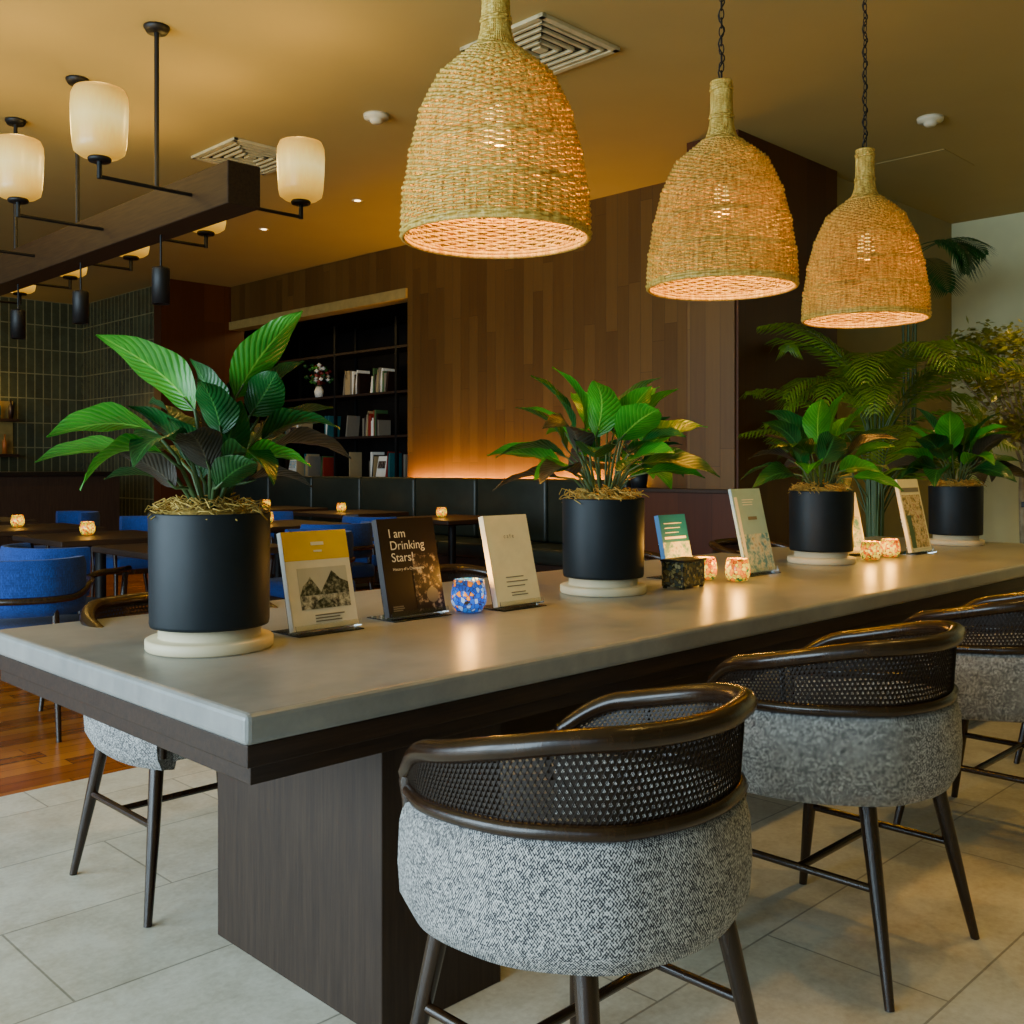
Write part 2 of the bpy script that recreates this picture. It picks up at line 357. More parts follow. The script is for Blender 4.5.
# ------------------------------------------------------------------ communal table
TX0,TX1,TY0,TY1=.92,6.02,1.57,2.86
mb=MB()
mb.box(((TX0+TX1)/2,(TY0+TY1)/2,.7115),(TX1-TX0,TY1-TY0,.057),'concrete',.012,seg=3)
mb.b2(TX0+.008,TX1-.008,TY0+.008,TY1-.008,.643,.683,'tablewood',.002)
mb.b2(TX0+.022,TX1-.022,TY0+.022,TY1-.022,.608,.6429,'tablewood',.002)
mb.b2(1.28,1.62,1.655,2.32,0,.608,'basewood',.003)
mb.b2(5.1,5.5,1.655,2.32,0,.608,'basewood',.003)
mb.b2(1.62,5.1,2.15,2.25,.35,.6,'tablewood',.003)
mb.obj('communal_table')

# ------------------------------------------------------------------ cane chair
half=[(-.200,.235),(-.243,.14),(-.258,.02),(-.245,-.09),(-.178,-.195),(-.085,-.236),(0,-.247)]
ctrl=half+[(-x,y) for x,y in half[-2::-1]]
path=catmull([(x,y,0) for x,y in ctrl],8)
n=len(path)
def frame(i):
    a=path[max(i-1,0)]; b_=path[min(i+1,n-1)]; t=(b_-a).normalized(); nrm=Vector((t.y,-t.x,0))
    if nrm.dot(path[i]-Vector((0,.1,0)))<0: nrm=-nrm
    return nrm
arc=[0]
for i in range(1,n): arc.append(arc[-1]+(path[i]-path[i-1]).length)
def sm(t): t=max(0,min(1,t)); return t*t*(3-2*t)
def sfr(i): return abs(arc[i]/arc[-1]-.5)*2
def rail_z(i):
    s_=sfr(i); return .770-.080*sm((s_-.25)/.75)-.055*max(0,(s_-.80)/.2)**2
def low_z(i):
    return .622-.025*sm((sfr(i)-.3)/.7)
def make_cane_chair(name):
    mb=MB()
    sec=[(-.004,.0),(.010,-.008),(.019,-.04),(.022,-.11),(.018,-.165),(.000,-.198),(-.05,-.210),(-.07,-.16),(-.055,-.05),(-.045,-.008),(-.02,.004)]
    rows=[];uvs=[]
    seclen=[0]
    for k in range(1,len(sec)): seclen.append(seclen[-1]+math.dist(sec[k],sec[k-1]))
    seclen.append(seclen[-1]+math.dist(sec[-1],sec[0]))
    for i in range(n):
        nr=frame(i); zt=low_z(i)-.01
        rows.append([path[i]+nr*o+Vector((0,0,zt+z)) for o,z in sec+[sec[0]]]); uvs.append([(arc[i],q) for q in seclen])
    mb.grid(rows,'tweed',True,uvs=uvs)
    for e in (0,-1): mb.add(rows[e][:-1],[list(range(len(sec)))],'tweed',False,[(q.x,q.z) for q in rows[e][:-1]])
    ring=[path[i]-frame(i)*.045 for i in range(n)]
    rows=[];uvs=[]
    for sc,z in ((.90,.395),(1,.40),(1.0,.455),(.94,.478),(.7,.488),(.01,.49)):
        rows.append([Vector((p.x*sc,(p.y-.0)*sc,z)) for p in ring]); uvs.append([(p.x*sc,p.y*sc+z) for p in ring])
    mb.grid(rows,'tweed',True,closed_u=True,uvs=uvs)
    mb.add(rows[0],[list(range(n))],'chairwood')
    mb.tube([path[i]+frame(i)*.002+Vector((0,0,low_z(i)+.004)) for i in range(n)],.0135,'chairwood',8)
    rows=[]
    for i in range(n):
        nr=frame(i); c=path[i]+Vector((0,0,rail_z(i)-.002))+nr*.010*(1-sm((sfr(i)-.7)/.3))
        rows.append([c+nr*(.021*math.cos(a))+Vector((0,0,.0195*math.sin(a))) for a in [2*pi*k/12 for k in range(12)]])
    mb.grid(rows,'chairwood',True,closed_u=True)
    for e in (0,-1): mb.add(rows[e],[list(range(12))],'chairwood')
    for e in (0,n-1):
        p=path[e]; z1=rail_z(e)
        mb.tube([p+Vector((0,0,z1+.006)),p+Vector((0,.004,z1-.02)),p+Vector((0,0,.58)),p+Vector((0,.0,.42))],[.014,.0175,.014,.013],'chairwood',8)
    pitch=.0108; cols=int(arc[-1]/pitch)
    def S(u,v):
        u=max(0,min(arc[-1]-1e-5,u)); lo,hi=0,n-1
        while hi-lo>1:
            m_=(lo+hi)//2
            if arc[m_]<=u: lo=m_
            else: hi=m_
        t=(u-arc[lo])/(arc[hi]-arc[lo]); p=path[lo].lerp(path[hi],t); nr=frame(lo).lerp(frame(hi),t)
        z0=low_z(lo)*(1-t)+low_z(hi)*t+.008; z1=rail_z(lo)*(1-t)+rail_z(hi)*t-.008
        return p+nr*(.009*v)+Vector((0,0,z0+(z1-z0)*v))
    R=12; vs=[];fs=[]
    for j in range(R):
        for i in range(cols):
            st=.5 if j%2 else 0
            u0=(i+st)*pitch; o=len(vs)
            outer=[(-.5,-.5),(0,-.5),(.5,-.5),(.5,0),(.5,.5),(0,.5),(-.5,.5),(-.5,0)]
            inner=[(.33*math.cos(math.radians(225+45*k)),.33*math.sin(math.radians(225+45*k))) for k in range(8)]
            for q,(a,b_) in enumerate(outer+inner):
                vs.append(S(u0+a*pitch,(j+.5+b_)/R))
            for k in range(8): fs.append([o+k,o+(k+1)%8,o+8+(k+1)%8,o+8+k])
    mb.add(vs,fs,'cane',False)
    # diagonal cane strands standing slightly proud of the sheet, as in hand-woven webbing
    nd=int(arc[-1]/(pitch*1.0))
    for i in range(-R//2,nd+R//2):
        for sg in (1,-1):
            pts=[]
            for q in range(R+1):
                u=(i*1.0+sg*(q-R/2)*.5+.5)*pitch
                if u<.004 or u>arc[-1]-.004: continue
                lo=min(n-1,max(0,int(u/arc[-1]*(n-1))))
                pts.append(S(u,q/R)+frame(lo)*(.0009+.0006*sg))
            if len(pts)>2: mb.tube(pts,.0009,'cane',3,caps=False)
    for sx in (-1,1):
        for sy,yt,yb in ((-1,-.15,-.235),(1,.16,.235)):
            mb.tube([(sx*.175,yt,.44),(sx*.205,(yt*.5+yb*.5),.22),(sx*.238,yb,0)],[.020,.0165,.0105],'chairwood',12)
        mb.tube([(sx*.203,-.188,.235),(sx*.203,.19,.235)],.0095,'chairwood',8)
    mb.tube([(-.203,0,.235),(.203,0,.235)],.0095,'chairwood',8)
    return mb.obj(name,fix=False)
c0=make_cane_chair('cane_back_armchair'); c0.location=(1.345,1.165,0)
for x,y,r in ((2.36,1.21,0),(3.42,1.21,0),(4.48,1.2,0)): inst(c0,(x,y,0),math.radians(r))
for x,y,r in ((1.415,2.72,180),(2.5,2.76,180),(3.55,2.76,180),(4.6,2.76,180)): inst(c0,(x,y,0),math.radians(r))

# ------------------------------------------------------------------ blue chairs
def make_blue_chair():
    mb=MB()
    i0,i1=int(n*.2),int(n*.8)+1
    sec=[(.012,0),(.022,-.03),(.022,-.2),(.01,-.24),(-.02,-.24),(-.035,-.2),(-.035,-.03),(-.02,0)]
    rows=[];uvs=[]
    for i in range(i0,i1):
        nr=frame(i); rows.append([path[i]+nr*o+Vector((0,0,.77+z)) for o,z in sec+[sec[0]]]); uvs.append([(arc[i],k*.05) for k in range(len(sec)+1)])
    mb.grid(rows,'blue',True,uvs=uvs)
    for e in (0,-1): mb.add(rows[e][:-1],[list(range(len(sec)))],'blue')
    mb.tube([path[i]+frame(i)*.02+Vector((0,0,.60+.04*sm((sfr(i)-.4)/.3))) for i in range(n)],.016,'chairwood',8)
    mb.box((0,.0,.43),(.45,.44,.1),'blue',.03,seg=3,smooth=True)
    mb.box((0,.0,.37),(.44,.43,.04),'chairwood',.005)
    for e in (0,n-1):
        p=path[e]; mb.tube([p+Vector((0,0,.645)),(p.x*1.0,p.y-.02,.40),(p.x*1.1,p.y-.01,0)],[.014,.018,.011],'chairwood',8)
    for sx in (-1,1): mb.tube([(sx*.19,-.19,.62),(sx*.19,-.18,.4),(sx*.22,-.25,0)],[.014,.018,.011],'chairwood',8)
    return mb.obj('blue_upholstered_armchair')
bc=make_blue_chair(); bc.location=(2.05,5.30,0); bc.rotation_euler=(0,0,math.radians(-78))
inst(bc,(1.66,4.74,0),math.radians(-35))
for y in (6.45,7.7,9.0): inst(bc,(1.98,y,0),math.radians(-90))
for y in (5.3,6.5,7.7,9.0): inst(bc,(3.52,y,0),math.radians(90))
for x,y,r in ((4.2,6.0,0),(5.05,6.58,-90),(5.05,8.05,-90),(5.05,9.4,-90)): inst(bc,(x,y,0),math.radians(r))
def make_table():
    mb=MB(); mb.box((0,0,.71),(.8,.8,.035),'tablewood',.006); mb.tube([(0,0,.69),(0,0,.03)],.035,'black',12)
    mb.box((0,0,.015),(.45,.45,.03),'black',.005); mb.box((0,0,.68),(.35,.35,.025),'black',.003); return mb.obj('dining_table')
dt=make_table(); dt.location=(2.75,5.25,0)
tabs=[(2.75,6.47),(2.75,7.7),(2.75,9.0),(5.85,6.58),(5.85,8.05),(5.85,9.4),(4.3,6.85)]
for x,y in tabs: inst(dt,(x,y,0))

# ------------------------------------------------------------------ candles
def make_candle(mat,nm,r=.052,h=.095):
    mb=MB()
    mb.lathe([(r*.5,0),(r*.8,.004),(r,.03*h/.095),(r,.6*h),(r*.86,h),(r*.80,h),(r*.92,.6*h),(r*.9,.03),(r*.6,.012),(0.001,.012)],(0,0,0),mat,24)
    mb.lathe([(.02,.013),(.02,.03),(.001,.03)],(0,0,0),'cover_white',12)
    mb.lathe([(.001,.03),(.008,.045),(.006,.06),(.0005,.075)],(0,0,0),'flame',8)
    return mb.obj(nm)
cb_=make_candle('mosaicB','mosaic_candle_holder'); cb_.location=(2.035,2.215,.741)
cw=make_candle('mosaicW','mosaic_candle_holder',.046,.085); cw.location=(3.285,2.095,.741)
cl=[cb_,cw]
cl.append(inst(cw,(3.24,2.21,.741),.8)); cl.append(inst(cw,(4.46,2.14,.741),2)); cl.append(inst(cw,(4.66,2.14,.741),1))
for c in cl: light('POINT','candle_light',(0,0,.12),2.0,(1,.45,.06),parent=c,shadow_soft_size=.02)
for x,y in ((2.75,5.25),)+tuple(tabs): 
    c=inst(cw,(x-.05,y+.08,.7285),x); light('POINT','candle_light',(0,0,.13),.8,(1,.45,.06),parent=c,shadow_soft_size=.02)

# ------------------------------------------------------------------ books on stands (facing -Y, leaning back)
def text_mesh(mb,s,size,org,T,mat):
    cu=bpy.data.curves.new('t','FONT'); cu.body=s; cu.size=size; cu.space_line=.95
    o=bpy.data.objects.new('t',cu); COL.objects.link(o); bpy.context.view_layer.update()
    dg=bpy.context.evaluated_depsgraph_get(); me=bpy.data.meshes.new_from_object(o.evaluated_get(dg))
    vs=[T@Vector((org[0]+v.co.x,org[1],org[2]+v.co.y)) for v in me.vertices]; fs=[list(p.vertices) for p in me.polygons]
    mb.add(vs,fs,mat); bpy.data.objects.remove(o); bpy.data.meshes.remove(me)
def book(name,x,y,w,h,th,cover,deco,rz=0,lean=13):
    mb=MB(); T=Matrix.Rotation(math.radians(-lean),4,'X'); T=Matrix.Translation((0,0,.012))@T
    def bx(x0,x1,y0,y1,z0,z1,mat,bev=0): mb.box((0,0,0),(x1-x0,y1-y0,z1-z0),mat,bev,mx=T@Matrix.Translation(((x0+x1)/2,(y0+y1)/2,(z0+z1)/2)))
    bx(-w/2,w/2,0,.002,0,h,cover); bx(-w/2,w/2,th-.002,th,0,h,cover); bx(-w/2-.001,-w/2+.002,0,th,0,h,cover)
    bx(-w/2+.002,w/2-.004,.002,th-.002,.003,h-.003,'pages')
    lay=0
    for d in deco:
        lay+=.00012
        if d[0]=='r': _,a,b_,c,e,mat=d; bx(a*w-w/2,b_*w-w/2,-.0006-lay,0,c*h,e*h,mat)
        elif d[0]=='lines':
            _,a,b_,c,e,k,mat=d
            for q in range(k):
                z=(c+(e-c)*q/max(1,k-1))*h; bx(a*w-w/2,(a+(b_-a)*random.uniform(.7,1))*w-w/2,-.0006-lay,0,z,z+.003,mat)
        elif d[0]=='disc':
            _,a,c,rr,mat=d; vs=[T@Vector((a*w-w/2+rr*math.cos(t*pi/10),-.0008-lay,c*h+rr*math.sin(t*pi/10))) for t in range(20)]; mb.add(vs,[list(range(20))],mat)
        elif d[0]=='poly':
            _,pp,mat=d; mb.add([T@Vector((a*w-w/2,-.0008-lay,c*h)) for a,c in pp],[list(range(len(pp)))],mat)
        elif d[0]=='t': _,st,sz,a,c,mat=d; text_mesh(mb,st,sz,(a*w-w/2,-.0010-lay,c*h),T,mat)
    bx(-w/2+.0,w/2-.0,th+.001,th+.0035,-.002,h*.55,'acrylic')
    mb.box((0,.04,.0015),(w,.13,.0025),'acrylic')
    bx(-w/2,w/2,-.012,-.0095,-.005,.012,'acrylic'); bx(-w/2,w/2,-.012,th+.004,-.005,-.0025,'acrylic')
    return mb.obj(name,(x,y,.7405),rz)
book('yellow_photo_book',1.525,2.20,.20,.255,.018,'cover_white',[('r',0,1,.70,1,'cover_yellow'),('r',.16,.92,.20,.62,'pale_grey'),('r',.16,.92,.20,.36,'picture_monochrome'),('poly',[(.16,.34),(.22,.44),(.29,.48),(.34,.53),(.39,.47),(.44,.42),(.50,.34)],'picture_trees'),('poly',[(.46,.34),(.54,.43),(.62,.51),(.68,.58),(.74,.54),(.80,.49),(.92,.45),(.92,.34)],'picture_trees'),('poly',[(.34,.20),(.42,.28),(.52,.31),(.62,.28),(.68,.20)],'picture_trees'),('r',.42,.62,.85,.885,'ink_white'),('r',.45,.58,.78,.80,'ink_white'),('lines',.35,.85,.07,.13,3,'ink_grey')],0,14)
book('champagne_history_book',1.852,2.225,.205,.275,.022,'cover_dark',[('r',.50,.98,.02,.62,'picture_sepia'),('disc',.80,.18,.022,'ink_grey'),('t','I am\nDrinking\nStars!',.036,.16,.80,'ink_white'),('t','History of a Champagne',.0115,.16,.46,'ink_white'),('lines',.08,.3,.05,.09,3,'ink_grey')],0,13)
book('cream_cafe_book',2.20,2.165,.185,.275,.02,'cover_cream',[('t','c a f e',.018,.38,.74,'ink_grey'),('lines',.28,.85,.20,.30,3,'ink_grey'),('lines',.35,.8,.10,.13,2,'ink_grey')],0,14)
book('blue_paperback_book',3.22,2.30,.17,.235,.02,'cover_blue',[('r',.0,1,.0,.55,'picture_coast'),('r',.1,.9,.6,.64,'ink_white'),('lines',.15,.85,.7,.85,3,'ink_white')],0,12)
book('coastal_magazine',3.56,2.16,.21,.335,.012,'cover_skyblue',[('r',0,1,.0,.45,'picture_coast'),('lines',.3,.75,.80,.86,3,'ink_white'),('r',.05,.14,.05,.9,'ink_white'),('r',.4,.7,.62,.66,'ink_grey')],0,13)
book('open_picture_book',4.56,2.30,.24,.30,.02,'cover_white',[('r',.05,.95,.1,.6,'picture_coast'),('disc',.5,.72,.03,'ink_orange')],math.radians(-20),15)
book('garden_picture_book',4.97,2.12,.23,.36,.018,'cover_cream',[('r',.06,.94,.05,.78,'picture_garden'),('r',.06,.94,.82,.88,'ink_grey'),('r',.1,.3,.05,.5,'ink_green')],0,12)
mb=MB(); mb.box((0,0,.05),(.15,.09,.09),'mosaicD',.006); mb.box((0,0,.097),(.156,.096,.008),'black',.002); 
for sx in (-1,1):
    for sy in (-1,1): mb.box((sx*.065,sy*.035,.004),(.012,.012,.01),'black')
mb.obj('mosaic_trinket_box',(2.99,2.13,.7405),math.radians(4))

# ------------------------------------------------------------------ plants
def leaf(mb,base,knee,tip,width,mat,arch=.18,roll=0,seg=10,stem=.004):
    base,knee,tip=Vector(base),Vector(knee),Vector(tip)
    Lb=(tip-knee).length
    d=(tip-knee).normalized(); side=d.cross(Vector((0,0,1)))
    if side.length<.15: side=Vector((d.y,-d.x,0)) if Vector((d.x,d.y)).length>.01 else Vector((1,0,0))
    side.normalize(); side=Matrix.Rotation(roll,3,d)@side
    up=side.cross(d).normalized()
    mid=base.lerp(knee,.55)+Vector((0,0,.03))
    if stem: mb.tube([base,mid,knee,knee.lerp(tip,.15)+up*arch*Lb*.4],[stem*1.3,stem,stem*.8,stem*.4],'stem',5,caps=False)
    rows=[];uvs=[]
    for j in range(seg+1):
        s_=j/seg; c=knee.lerp(tip,s_)+up*(arch*Lb*math.sin(pi*s_**.9))
        w=width*.5*(math.sin(pi*min(1,s_**.72))**.85 if 0<s_<1 else 0.02)
        r=[];u=[]
        for k in (-1,-.5,0,.5,1):
            wave=.04*width*math.sin(s_*14+k*3)*abs(k)
            r.append(c+side*(w*k)+up*(w*.32*abs(k)**1.3+wave)); u.append((.5+k*.5,s_))
        rows.append(r); uvs.append(u)
    mb.grid(rows,mat,True,uvs=uvs)
def pot(mb,r=.14,h=.265):
    mb.lathe([(.001,0),(r*1.03,0),(r*1.05,.004),(r*1.05,.024),(r*1.02,.027),(r*.86,.027),(r*.84,.03),(r*.84,.054),(.001,.054)],(0,0,0),'saucer',48)
    z=.055
    mb.lathe([(.001,z),(r*.97,z),(r*.985,z+.008),(r,z+h-.004),(r*.995,z+h),(r*.965,z+h),(r*.96,z+h-.03),(.001,z+h-.03)],(0,0,0),'potblack',48)
    for k in range(380):
        a=random.uniform(0,2*pi); q=r*.88*math.sqrt(random.random()); x,y=q*math.cos(a),q*math.sin(a); zz=z+h-.02+random.uniform(.01,.055)*(1.2-q/r*.5)
        a2=random.uniform(0,2*pi); l=random.uniform(.012,.028)
        p=[(x,y,zz),(x+l*math.cos(a2),y+l*math.sin(a2),zz+random.uniform(0,.012)),(x+l*1.6*math.cos(a2+.9),y+l*1.6*math.sin(a2+.9),zz-random.uniform(.0,.012))]
        mb.tube(p,.0016,'moss',4,caps=False)
    mb.lathe([(r*.95,z+h-.025),(r*.6,z+h+.005),(.001,z+h+.013)],(0,0,0),'moss',20)
    return z+h
def cam2w(r,d): return Vector(((d+r)*.70711,(d-r)*.70711,0))
def rand_leaves(mb,zb,count,rad,ht,seed,Ls=(.17,.26),mats=('leafA','leafB','leafB','leafC'),wr=(.46,.58)):
    rnd=random.Random(seed)
    for k in range(count):
        a=k*2.39996+rnd.uniform(-.3,.3); f=k/(count-1)
        el=math.radians(28+50*f+rnd.uniform(-6,6)); sl=ht*(.35+.32*f)*rnd.uniform(.85,1.1)
        b=Vector((.03*math.cos(a),.03*math.sin(a),zb-.01))
        kn=b+Vector((math.cos(a)*math.cos(el)*sl*1.0,math.sin(a)*math.cos(el)*sl*1.0,math.sin(el)*sl+.02))
        e2=math.radians(-14+72*f**1.1+rnd.uniform(-18,18)); Lf=rnd.uniform(*Ls)
        tp=kn+Vector((math.cos(a+.2)*math.cos(e2),math.sin(a+.2)*math.cos(e2),math.sin(e2)))*Lf
        mt=mats[rnd.randrange(len(mats))]
        if f>.75: mt='leafA' if rnd.random()<.5 else 'leafB'
        leaf(mb,b,kn,tp,Lf*rnd.uniform(*wr),mt,rnd.uniform(.08,.2),rnd.uniform(-.6,.6))
mb=MB(); zb=pot(mb)
def lf(k,t,w,mat,arch=.12,roll=0):
    kw=cam2w(k[0],k[1])+Vector((0,0,zb+k[2])); tw=cam2w(t[0],t[1])+Vector((0,0,zb+t[2]))
    leaf(mb,cam2w(k[0]*.12,k[1]*.12)+Vector((0,0,zb-.01)),kw,tw,w,mat,arch,roll,12,.0045)
lf((-.03,-.02,.24),(-.245,-.06,.415),.125,'leafA',.10,.9)
lf((.06,.0,.27),(.225,-.03,.475),.105,'leafA',.10,-.7)
lf((-.11,-.06,.19),(-.37,-.04,.18),.12,'leafA',.10,.5)
lf((-.11,-.12,.13),(-.37,-.10,.12),.10,'leafA',.08,.3)
lf((-.06,-.16,.14),(-.20,-.26,.06),.12,'leafA',.2,.3)
lf((-.03,-.12,.16),(-.08,-.28,.11),.11,'leafB',.2,0)
lf((.05,-.08,.18),(.03,-.18,.30),.10,'leafB',.1,0)
lf((.10,.05,.22),(.20,.10,.37),.12,'leafB',.12,-.5)
lf((.11,.05,.17),(.31,.0,.20),.11,'leafB',.16,-.3)
lf((.10,-.08,.12),(.26,-.10,.11),.10,'leafA',.12,-.4)
lf((.13,.0,.14),(.32,.10,.13),.11,'leafC',.16,-.3)
lf((.06,-.10,.13),(.20,-.20,.07),.11,'leafB',.2,-.2)
lf((.02,-.03,.22),(-.03,-.05,.36),.10,'leafB',.08,.5)
lf((.03,.03,.22),(.12,.08,.37),.11,'leafC',.08,-.4)
lf((-.08,.05,.18),(-.20,.16,.27),.12,'leafB',.1,.4)
lf((.03,-.10,.10),(.02,-.24,.18),.10,'leafC',.2,.3)
lf((-.10,.1,.12),(-.25,.24,.12),.12,'leafB',.2,.2)
lf((.05,.12,.15),(.1,.30,.14),.12,'leafB',.2,.2)
lf((.09,.02,.23),(.17,-.05,.33),.10,'leafB',.1,-.9)
lf((.05,-.12,.06),(.16,-.20,.12),.09,'leafB',.1,-.5)
lf((-.05,-.1,.06),(-.16,-.16,.14),.09,'leafC',.1,.6)
lf((-.04,-.04,.12),(-.17,-.06,.25),.10,'leafB',.1,.6)
lf((.04,-.05,.10),(.10,-.10,.26),.10,'leafB',.1,-.5)
lf((.0,-.06,.08),(-.06,-.12,.22),.10,'leafB',.1,.3)
lf((-.08,-.02,.06),(-.24,-.03,.08),.10,'leafB',.12,.2)
lf((.09,-.02,.07),(.24,.02,.06),.10,'leafC',.14,-.2)
lf((-.02,.06,.18),(-.08,.14,.33),.11,'leafC',.1,.3)
lf((.07,.08,.15),(.26,.18,.26),.11,'leafB',.1,-.3)
mb.obj('potted_philodendron',(1.207,2.222,.7405))
for k,(x,sd,cnt,ht,Ls) in enumerate(((2.68,3,32,.38,(.19,.27)),(4.19,12,30,.31,(.19,.26)),(5.69,21,30,.31,(.21,.28)))):
    mb=MB(); zb=pot(mb); rand_leaves(mb,zb,cnt,.3,ht,sd,Ls); mb.obj('potted_philodendron',(x,2.24,.7405))

mb=MB(); mb.b2(6.28,6.42,4.0,5.35,0,.97,'walnut_red'); mb.b2(6.26,6.44,3.98,5.37,.97,1.0,'tablewood',.004); mb.b2(6.42,7.1,5.22,5.35,0,.97,'walnut_red'); mb.obj('low_divider_wall')
mb=MB(); mb.lathe([(.001,0),(.06,0),(.075,.12),(.07,.12),(.068,.1),(.001,.1)],(0,0,0),'potblack',24)
rand_leaves(mb,.11,26,.3,.46,5,(.18,.25),('leafB','leafB','leafC','leafA')); mb.obj('potted_rubber_plant',(6.33,4.93,1.0))

def frond(mb,base,az,el,length,droop,nl=26,ll=.28,mat='leafP',ymax=9):
    p=Vector(base); pts=[p.copy()]; e=el; st=length/16
    for k in range(16):
        p=p+Vector((math.cos(az)*math.cos(e),math.sin(az)*math.cos(e),math.sin(e)))*st; e-=droop/16*(1+k/8)
        p.y=min(p.y,ymax-.1); pts.append(p.copy())
    mb.tube(pts,[.006*(1-k/18) for k in range(17)],'stem',4,caps=False)
    for k in range(nl):
        s_=.28+.72*k/(nl-1); f=s_*16; i=min(15,int(f)); c=pts[i].lerp(pts[i+1],f-i); t=(pts[i+1]-pts[i]).normalized()
        sd=t.cross(Vector((0,0,1))); 
        if sd.length<.05: sd=Vector((1,0,0))
        sd.normalize(); l=ll*math.sin(pi*(.18+.8*(s_-.28)/.72))**.6
        for q in (-1,1):
            d=(sd*q*.8+t*.65+Vector((0,0,-.12))).normalized(); w=t*.012
            a=c; m_=c+d*l*.5+Vector((0,0,.01)); e_=c+d*l+Vector((0,0,-.05*l/.28))
            m_.y=min(m_.y,ymax); e_.y=min(e_.y,ymax)
            mb.add([a-w*.5,a+w*.5,m_+w,m_-w,e_],[[0,1,2,3],[3,2,4]],mat,False,[(.3,0),(.7,0),(.7,.5),(.3,.5),(.5,1)])
def palm(name,loc,h0,cnt,length,seed,elr=(55,80),ymax=9,lo=.3,mat='leafP'):
    mb=MB(); rnd=random.Random(seed)
    mb.lathe([(.001,0),(.17,0),(.22,.42),(.2,.42),(.19,.38),(.001,.38)],(0,0,0),'terracotta',28)
    for k in range(cnt):
        a=k*2.39996+rnd.uniform(-.3,.3); b=(.06*math.cos(a),.06*math.sin(a),.38+h0*rnd.uniform(lo,1))
        mb.tube([(b[0]*.6,b[1]*.6,.37),b],[.012,.007],'stem',6,caps=False)
        frond(mb,b,a,math.radians(rnd.uniform(*elr)),length*rnd.uniform(.75,1.1),rnd.uniform(.7,1.4),ymax=ymax-loc[1],mat=mat)
    return mb.obj(name,loc)
palm('areca_palm',(6.95,3.3,0),1.25,36,1.05,4,ymax=4.02)
palm('kentia_palm',(8.25,3.62,0),2.6,8,.72,9,elr=(10,40),ymax=4.08,lo=.94,mat='leafB')
mb=MB(); rnd=random.Random(2)
mb.lathe([(.001,0),(.2,0),(.24,.5),(.22,.5),(.2,.46),(.001,.46)],(0,0,0),'terracotta',28)
tr=catmull([(0,0,.45),(.05,.03,.8),(-.04,0,1.1),(.03,-.05,1.4),(0,0,1.65)],5)
mb.tube(tr,[.035-.02*i/len(tr) for i in range(len(tr))],'bark',8)
for k in range(26):
    a=rnd.uniform(0,2*pi); rr=rnd.uniform(.15,.6); z=rnd.uniform(1.4,2.25); e=(rr*math.cos(a),rr*math.sin(a),z)
    mb.tube([(0,0,1.1+.02*k),(e[0]*.5,e[1]*.5,(z+1.3)/2),e],[.014,.009,.005],'bark',5,caps=False)
    for q in range(200):
        c=Vector(e)+Vector((rnd.gauss(0,.12),rnd.gauss(0,.12),rnd.gauss(0,.06))); d=Vector((rnd.gauss(0,1),rnd.gauss(0,1),rnd.gauss(0,.4))).normalized(); s2=d.cross(Vector((rnd.random()-.5,rnd.random()-.5,1))).normalized()
        l=rnd.uniform(.055,.085); mb.add([c,c+d*l*.5+s2*l*.3,c+d*l,c+d*l*.5-s2*l*.3],[[0,1,2,3]],'leafT',False,[(.5,0),(0,.5),(.5,1),(1,.5)])
mb.obj('indoor_ficus_tree',(8.85,2.93,0))
mb=MB(); mb.b2(7.6,8.15,1.2,2.5,.0,.88,'tablewood',.005); mb.b2(7.57,8.18,1.17,2.53,.88,.92,'black',.004)
for k in range(3): mb.b2(7.585,7.6,1.22+k*.43,1.62+k*.43,.1,.85,'basewood',.004)
mb.obj('dark_sideboard')
for x,y,h_,r_ in ((7.8,2.4,.26,.04),(7.9,2.25,.3,.035),(7.8,2.1,.2,.05)):
    mb=MB(); mb.lathe([(.001,0),(r_,0),(r_,h_*.6),(r_*.4,h_*.75),(r_*.35,h_),(.001,h_)],(0,0,0),'terracotta',16); mb.obj('bottle',(x,y,.9205))

